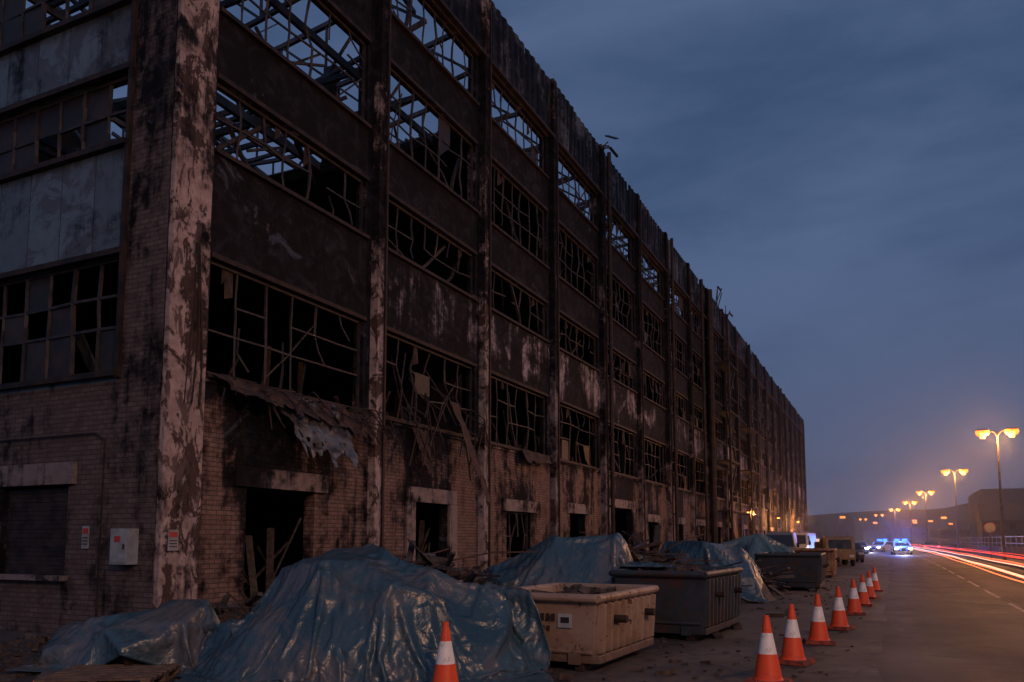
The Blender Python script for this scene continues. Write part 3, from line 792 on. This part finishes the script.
for t,me in zip(tarps,news):
    t.modifiers.clear(); t.data=me
    for v in me.vertices:
        if v.co.z<.02: v.co.z=.02
    me.polygons.foreach_set('use_smooth',[True]*len(me.polygons))
    sb=t.modifiers.new('Subsurf','SUBSURF'); sb.levels=1; sb.render_levels=1
    so=t.modifiers.new('Solidify','SOLIDIFY'); so.thickness=.006; so.offset=1
for o in cols: o.modifiers.clear()
for o in (gcol,sc): bpy.data.objects.remove(o)
scene.frame_set(1)

palm=m_simple('pallet_timber',(.20,.13,.09),(.10,.065,.05),.85,7)
def pallet(x,y,z,rz):
    mb=M()
    for k in range(7): mb.box((0,-.5+k*1.0/6,.12),(1.2,.1,.022),0)
    for k in (-.54,0,.54):
        mb.box((k,0,.098),(.1,1.1,.02),0)
        for q in (-.48,0,.48): mb.box((k,q,.052),(.1,.12,.07),0)
        mb.box((k,0,.008),(.1,1.1,.016),0)
    mb.build('wooden_pallet',[palm],None,loc=(x,y,z),rotz=rz)
pallet(-8.0,6.35,.004,PSI+.1); pallet(-9.9,8.0,.004,.2)
mb=M(); r=random.Random(31)
for k in range(2600):
    if r.random()<.5: x=XF+abs(r.gauss(0,1.2))+.15; y=r.uniform(4,60)
    else: x=r.uniform(-10.4,-.6); y=r.uniform(5,35)
    if r.random()<.25: x=r.uniform(-13,-7); y=r.uniform(5.2,9)
    if y>YC-.2 and x<XF+.1: x=XF+.3
    s=r.uniform(.015,.07)*(1 if r.random()<.9 else 2.5)
    if x>-2: s=min(s,.035)
    mb.box((x,y,s*.25),(s*r.uniform(1,3),s,s*.6),r.randint(0,2),Euler((r.uniform(-.3,.3),r.uniform(-.3,.3),r.uniform(0,6))).to_matrix())
mb.build('scattered_rubble',[scrapm2,scrapm,woodm])

# ------------------------------------------------------------ vehicles
tyre=m_simple('tyre_rubber',(.02,.02,.02),(.03,.03,.03),.85,8)
carglass=m_simple('car_glass',(.02,.022,.025),(.03,.03,.035),.1,2,0,0,spec=.6)
headl=m_emit('headlight',(1,.93,.85),25); taill=m_emit('taillight',(1,.05,.03),6); bluel=m_emit('blue_beacon',(.02,.09,1),8)
def vehicle(name,x,y,rz,prof,W,mat,glassband,wheels,extra=None,wr=.33,sc=1):
    E=empty(name,(x,y,.008)); E.rotation_euler=(0,0,rz); E.scale=(sc,sc,sc); mb=M(); n=len(prof)
    def hw(z): return W/2-(max(0,z-glassband[0])*.22)-(.04 if z<.45 else 0)
    vs=[(-hw(z),yy,z) for yy,z in prof]+[(hw(z),yy,z) for yy,z in prof]
    fs=[(i,(i+1)%n,n+(i+1)%n,n+i) for i in range(n)]+[tuple(range(n))[::-1],tuple(range(n,2*n))]
    mb.add(vs,fs,0); mb.build('body',[mat],E,bevel=.05)
    mb=M()
    for wy in wheels:
        for s in(-1,1):
            mb.tube([(s*(W/2-.2),wy,wr),(s*(W/2+.01),wy,wr)],wr,0,20); mb.tube([(s*(W/2-.1),wy,wr),(s*(W/2+.02),wy,wr)],wr*.55,1,12)
    mb.build('wheels',[tyre,polem],E)
    if extra: extra(E)
    return E
car_prof=[(-2.15,.25),(-2.2,.55),(-2.1,.78),(-1.2,.95),(-.55,1.40),(.7,1.45),(1.55,1.02),(2.15,.95),(2.2,.5),(2.1,.25)]
white_car=m_simple('car_white_paint',(.40,.40,.42),(.32,.32,.34),.3,1,0,0)
vanpaint=m_simple('van_grey_paint',(.20,.20,.21),(.15,.15,.16),.35,1,0,0)
darkcar=m_simple('car_dark_paint',(.05,.05,.06),(.04,.04,.05),.3,1,0,0)
yel=m_simple('truck_cream_paint',(.26,.17,.095),(.17,.105,.06),.5,2,0,.1)
m_yb=m_simple('hi_vis_yellow',(.6,.65,.08),(.5,.55,.07),.4,2); m_bb=m_simple('hi_vis_blue',(.02,.06,.35),(.02,.05,.3),.4,2)
def carx(lit,police):
    def f(E):
        mb=M()
        mb.add([(-.72,-1.17,.985),(.72,-1.17,.985),(.64,-.62,1.375),(-.64,-.62,1.375)],[(0,1,2,3)],0)
        mb.add([(-.64,.78,1.425),(.64,.78,1.425),(.74,1.50,1.07),(-.74,1.50,1.07)],[(0,1,2,3)],0)
        for s in (-1,1):
            mb.add([(s*.902,-1.0,1.0),(s*.91,1.3,1.0),(s*.83,.65,1.38),(s*.83,-.5,1.36)],[(0,1,2,3)],0)
            mb.box((s*.98,-.85,1.02),(.16,.1,.12),0)
        for v in range(len(mb.v)):
            p=mb.v[v]; mb.v[v]=(p[0]*1.01,p[1]*1.0,p[2]+.012)
        mb.box((0,-2.2,.5),(1.1,.06,.22),0); mb.box((0,-2.21,.35),(.5,.05,.11),3)
        for s in (-1,1):
            mb.box((s*.68,-2.17,.66),(.34,.1,.15),1 if lit else 3); mb.box((s*.74,2.17,.78),(.28,.08,.16),2)
        if police:
            mb.box((0,0,1.50),(1.25,.3,.06),0)
            for s in (-1,1): mb.box((s*.38,0,1.63),(.5,.3,.2),4)
            for s in (-1,1):
                mb.box((s*.3,-2.22,.56),(.14,.05,.08),4)
                for k in range(7): mb.box((s*.905,-1.6+k*.5,.78),(.01,.25,.16),5 if k%2 else 6)
        mb.build('glass_and_lights',[carglass,headl,taill,whitep,bluel,m_yb,m_bb],E)
    return f
def place_police(x,y,rz,en):
    E=vehicle('police_car',x,y,rz,car_prof,1.85,white_car,(.95,1.45),(-1.35,1.35),extra=carx(True,True))
    l=bpy.data.lights.new('beacon_light','POINT'); l.color=(.05,.18,1); l.energy=en; l.shadow_soft_size=.2
    lo=bpy.data.objects.new('beacon_light',l); scene.collection.objects.link(lo); lo.parent=E; lo.location=(0,0,2.3)
    l=bpy.data.lights.new('headlight_beam','SPOT'); l.color=(1,.88,.72); l.energy=900; l.spot_size=1.2; l.shadow_soft_size=.1
    lo=bpy.data.objects.new('headlight_beam',l); scene.collection.objects.link(lo); lo.parent=E; lo.location=(0,-2.35,.7); lo.rotation_euler=(math.radians(84),0,math.pi)
place_police(.9,100,.1,2200); place_police(-1.2,120,-.5,600)
vehicle('parked_car',4.6,118,math.pi,car_prof,1.8,darkcar,(.95,1.45),(-1.35,1.35),extra=carx(False,False))
vehicle('parked_car',-3.6,104,.1,car_prof,1.8,vanpaint,(.95,1.45),(-1.35,1.35),extra=carx(True,False))
vehicle('parked_car',-3.0,64,.15,car_prof,1.8,darkcar,(.95,1.45),(-1.35,1.35),extra=carx(False,False))
van_prof=[(-2.7,.35),(-2.75,.7),(-2.6,1.05),(-1.9,1.25),(-1.35,2.05),(-1.0,2.2),(2.7,2.2),(2.75,.35)]
def vanx(E):
    mb=M()
    mb.add([(-.85,-1.89,1.29),(.85,-1.89,1.29),(.74,-1.4,2.0),(-.74,-1.4,2.0)],[(0,1,2,3)],0)
    for s in(-1,1):
        mb.add([(s*1.0,-1.6,1.28),(s*1.0,-.6,1.28),(s*.86,-.6,1.95),(s*.86,-1.25,1.95)],[(0,1,2,3)],0)
        mb.box((s*.72,-2.7,.85),(.34,.1,.2),1); mb.box((s*1.08,-1.6,1.35),(.15,.1,.28),0)
    for i in range(len(mb.v)):
        p=mb.v[i]; mb.v[i]=(p[0]*1.02,p[1]-.02,p[2]+.015)
    mb.box((0,-2.74,.62),(1.2,.06,.25),0)
    mb.build('glass_and_lights',[carglass,whitep],E)
vehicle('parked_van',-6.2,52,.05,van_prof,2.0,vanpaint,(1.2,2.2),(-1.75,1.65),extra=vanx,wr=.36,sc=.95)
vehicle('parked_van',-6.9,70,-.1,van_prof,2.0,white_car,(1.2,2.2),(-1.75,1.65),extra=vanx,wr=.36)
cab=[(-3.2,.5),(-3.25,1.3),(-3.0,2.2),(-2.8,2.35),(-1.7,2.35),(-1.65,.5)]
def lorryx(E):
    mb=M(); mb.box((0,-3.16,1.72),(1.7,.06,.75),1,Euler((-.24,0,0)).to_matrix()); mb.box((0,.2,.62),(.9,5.6,.22),2)
    for s in(-1,1):
        mb.box((s*.8,-3.27,.8),(.35,.06,.2),3); mb.box((s*1.06,-2.4,1.75),(.03,.9,.6),1)
        mb.box((s*1.12,.75,1.35),(.08,4.4,1.1),0); 
        for k in range(6): mb.box((s*1.18,-1.3+k*.82,1.35),(.07,.1,1.1),0)
    mb.box((0,-1.42,1.5),(2.2,.1,1.4),0); mb.box((0,2.9,1.35),(2.2,.08,1.1),0); mb.box((0,.75,.85),(2.2,4.3,.1),0)
    mb.build('tipper_body',[yel,carglass,tyre,whitep],E,bevel=.01)
    scr=random.Random(3); mb=M()
    for k in range(60): mb.box((scr.uniform(-.9,.9),scr.uniform(-1.1,2.6),1.5+scr.random()*.5),(scr.uniform(.2,.9),.2,.12),k%3,Euler((scr.random(),scr.random(),scr.random()*6)).to_matrix())
    mb.box((0,.75,1.2),(2.1,4.1,.6),0); mb.build('rubble_load',[scrapm,scrapm2,woodm],E)
vehicle('tipper_lorry',-3.4,56,.2,cab,2.2,yel,(2.3,2.4),(-2.4,1.0,2.1),extra=lorryx,wr=.48,sc=.78)

E=empty('traffic_sign',(7.2,75,.11)); mb=M(); mb.tube([(0,0,0),(0,0,2.7)],.05,0,8)
mb.tube([(0,-.08,2.5),(0,-.06,2.5)],.38,1,20); mb.tube([(0,-.06,2.5),(0,-.04,2.5)],.41,2,20); mb.build('post_and_disc',[polem,vanpaint,redp],E)

# ------------------------------------------------------------ background
far=m_simple('distant_buildings',(.05,.045,.045),(.08,.07,.068),.9,.05); hillm=m_simple('hill_grass',(.03,.035,.03),(.05,.05,.045),.95,.02)
litw=m_emit('lit_window',(1,.5,.2),1.5)
mb=M(); K=120; vs=[];fs=[]
for j in range(10):
    for i in range(K+1):
        x=-500+i*10.5; y=430+j*55
        hh=16+16*noise.noise(Vector((x*.006,j*.3,0)))+10*max(0,min(1,(x-30)/150))*2.2
        vs.append((x,y,hh*math.sin(math.pi*j/9)**.7 if 0<j<9 else -.5))
for j in range(9):
    for i in range(K): a=j*(K+1)+i; fs.append((a,a+1,a+K+2,a+K+1))
mb.add(vs,fs,0); mb.build('hills',[hillm],None,smooth=True)
rb=random.Random(8)
def bldg(x,y,w,d,h,kind):
    E=empty('distant_warehouse' if kind else 'distant_house',(x,y,0)); mb=M()
    mb.box((0,0,h/2),(w,d,h),0)
    if kind: mb.box((0,0,h+.4),(w*.98,d*.98,.8),0); mb.box((w*.2,0,h+1.5),(w*.1,d*.2,1.6),0)
    else:
        mb.add([(-w/2-.3,-d/2-.3,h),(w/2+.3,-d/2-.3,h),(w/2+.3,d/2+.3,h),(-w/2-.3,d/2+.3,h),(-w/2-.3,0,h+d*.4),(w/2+.3,0,h+d*.4)],[(0,1,5,4),(2,3,4,5),(0,4,3),(1,2,5),(0,3,2,1)],0)
        mb.box((w*.3,0,h+d*.4),(.8,.8,1.8),0)
    nW=int(w/3)
    for i in range(nW):
        for z in ([1.6,4.4] if h>5 else [1.6]):
            mb.box((-w/2+1.5+i*w/max(1,nW),-d/2-.03,z),(1.1,.08,1.2),1 if rb.random()<.14 else 2)
    mb.build('walls_and_roof',[far,litw,carglass],E)
bldg(62,330,70,40,18,1); bldg(34,270,22,18,8,1); bldg(28,215,10,9,5.5,0); bldg(22,190,11,9,5.5,0); bldg(44,240,12,9,5.5,0)
for i in range(12): bldg(-110+i*13+rb.uniform(-2,2),395+rb.uniform(-15,15),rb.uniform(8,13),9,rb.uniform(4.5,9),rb.random()<.4)
for i in range(22):
    x=-60+i*6.5+rb.uniform(-3,3); y=240+rb.uniform(-40,110)
    if abs(x-(2.8+bend(y)))<7: x+=12
    E=empty('distant_street_lamp',(x,y,0)); mb=M(); mb.tube([(0,0,0),(0,0,8)],.1,0,6); mb.beam((0,0,8),(1,0,8.1),.08,.08,0); mb.box((1,0,7.9),(1.3,.8,.5),1); mb.build('post_and_lamp',[polem,lens],E)

# ------------------------------------------------------------ world & light
w=bpy.data.worlds.new('World'); scene.world=w; w.use_nodes=True; nt=w.node_tree; nt.nodes.clear()
out=nt.nodes.new('ShaderNodeOutputWorld'); bg=nt.nodes.new('ShaderNodeBackground'); nt.links.new(bg.outputs[0],out.inputs[0])
sky=nt.nodes.new('ShaderNodeTexSky'); sky.sky_type='NISHITA'; sky.sun_disc=False; sky.sun_elevation=math.radians(1.0); sky.sun_rotation=math.radians(140)
tc=nt.nodes.new('ShaderNodeTexCoord'); mp=nt.nodes.new('ShaderNodeMapping'); mp.inputs['Scale'].default_value=(1,1,3.2); nt.links.new(tc.outputs['Generated'],mp.inputs[0])
n1=noise_n(nt,mp.outputs[0],1.5,7,.5,.5); n2=noise_n(nt,mp.outputs[0],4.5,7,.55,.4)
cl=ramp(nt,math_n(nt,'ADD',math_n(nt,'MULTIPLY',n1,.7),math_n(nt,'MULTIPLY',n2,.3)),.34,.66)
cloud=mix(nt,cl,(.038,.072,.158),(.088,.135,.255))
sp=nt.nodes.new('ShaderNodeSeparateXYZ'); nt.links.new(tc.outputs['Generated'],sp.inputs[0])
hz=ramp(nt,sp.outputs[2],.40,-.02)
cloud=mix(nt,math_n(nt,'MULTIPLY',hz,.6),cloud,(.072,.088,.160))
skys=mix(nt,1.0,sky.outputs[0],(.05,.05,.05),'MULTIPLY')
colr=mix(nt,.96,skys,cloud)
nt.links.new(colr,bg.inputs[0]); bg.inputs[1].default_value=1.0
sl=bpy.data.lights.new('sun','SUN'); sl.energy=.28; sl.angle=math.radians(40); sl.color=(1,.76,.70)
so=bpy.data.objects.new('sun',sl); scene.collection.objects.link(so)
so.rotation_euler=Vector((-.75,.62,-.55)).to_track_quat('-Z','Y').to_euler()

# ------------------------------------------------------------ camera
cam=bpy.data.cameras.new('camera'); co=bpy.data.objects.new('camera',cam); scene.collection.objects.link(co); scene.camera=co
co.location=(0,0,1.6); co.rotation_euler=(math.radians(95.5),0,PSI)
cam.sensor_width=36; cam.lens=28.0; cam.shift_y=.1197; cam.clip_end=4000; cam.clip_start=.05
scene.view_settings.view_transform='Standard'; scene.view_settings.look='None'; scene.view_settings.exposure=0
print('total',time.time()-T0)
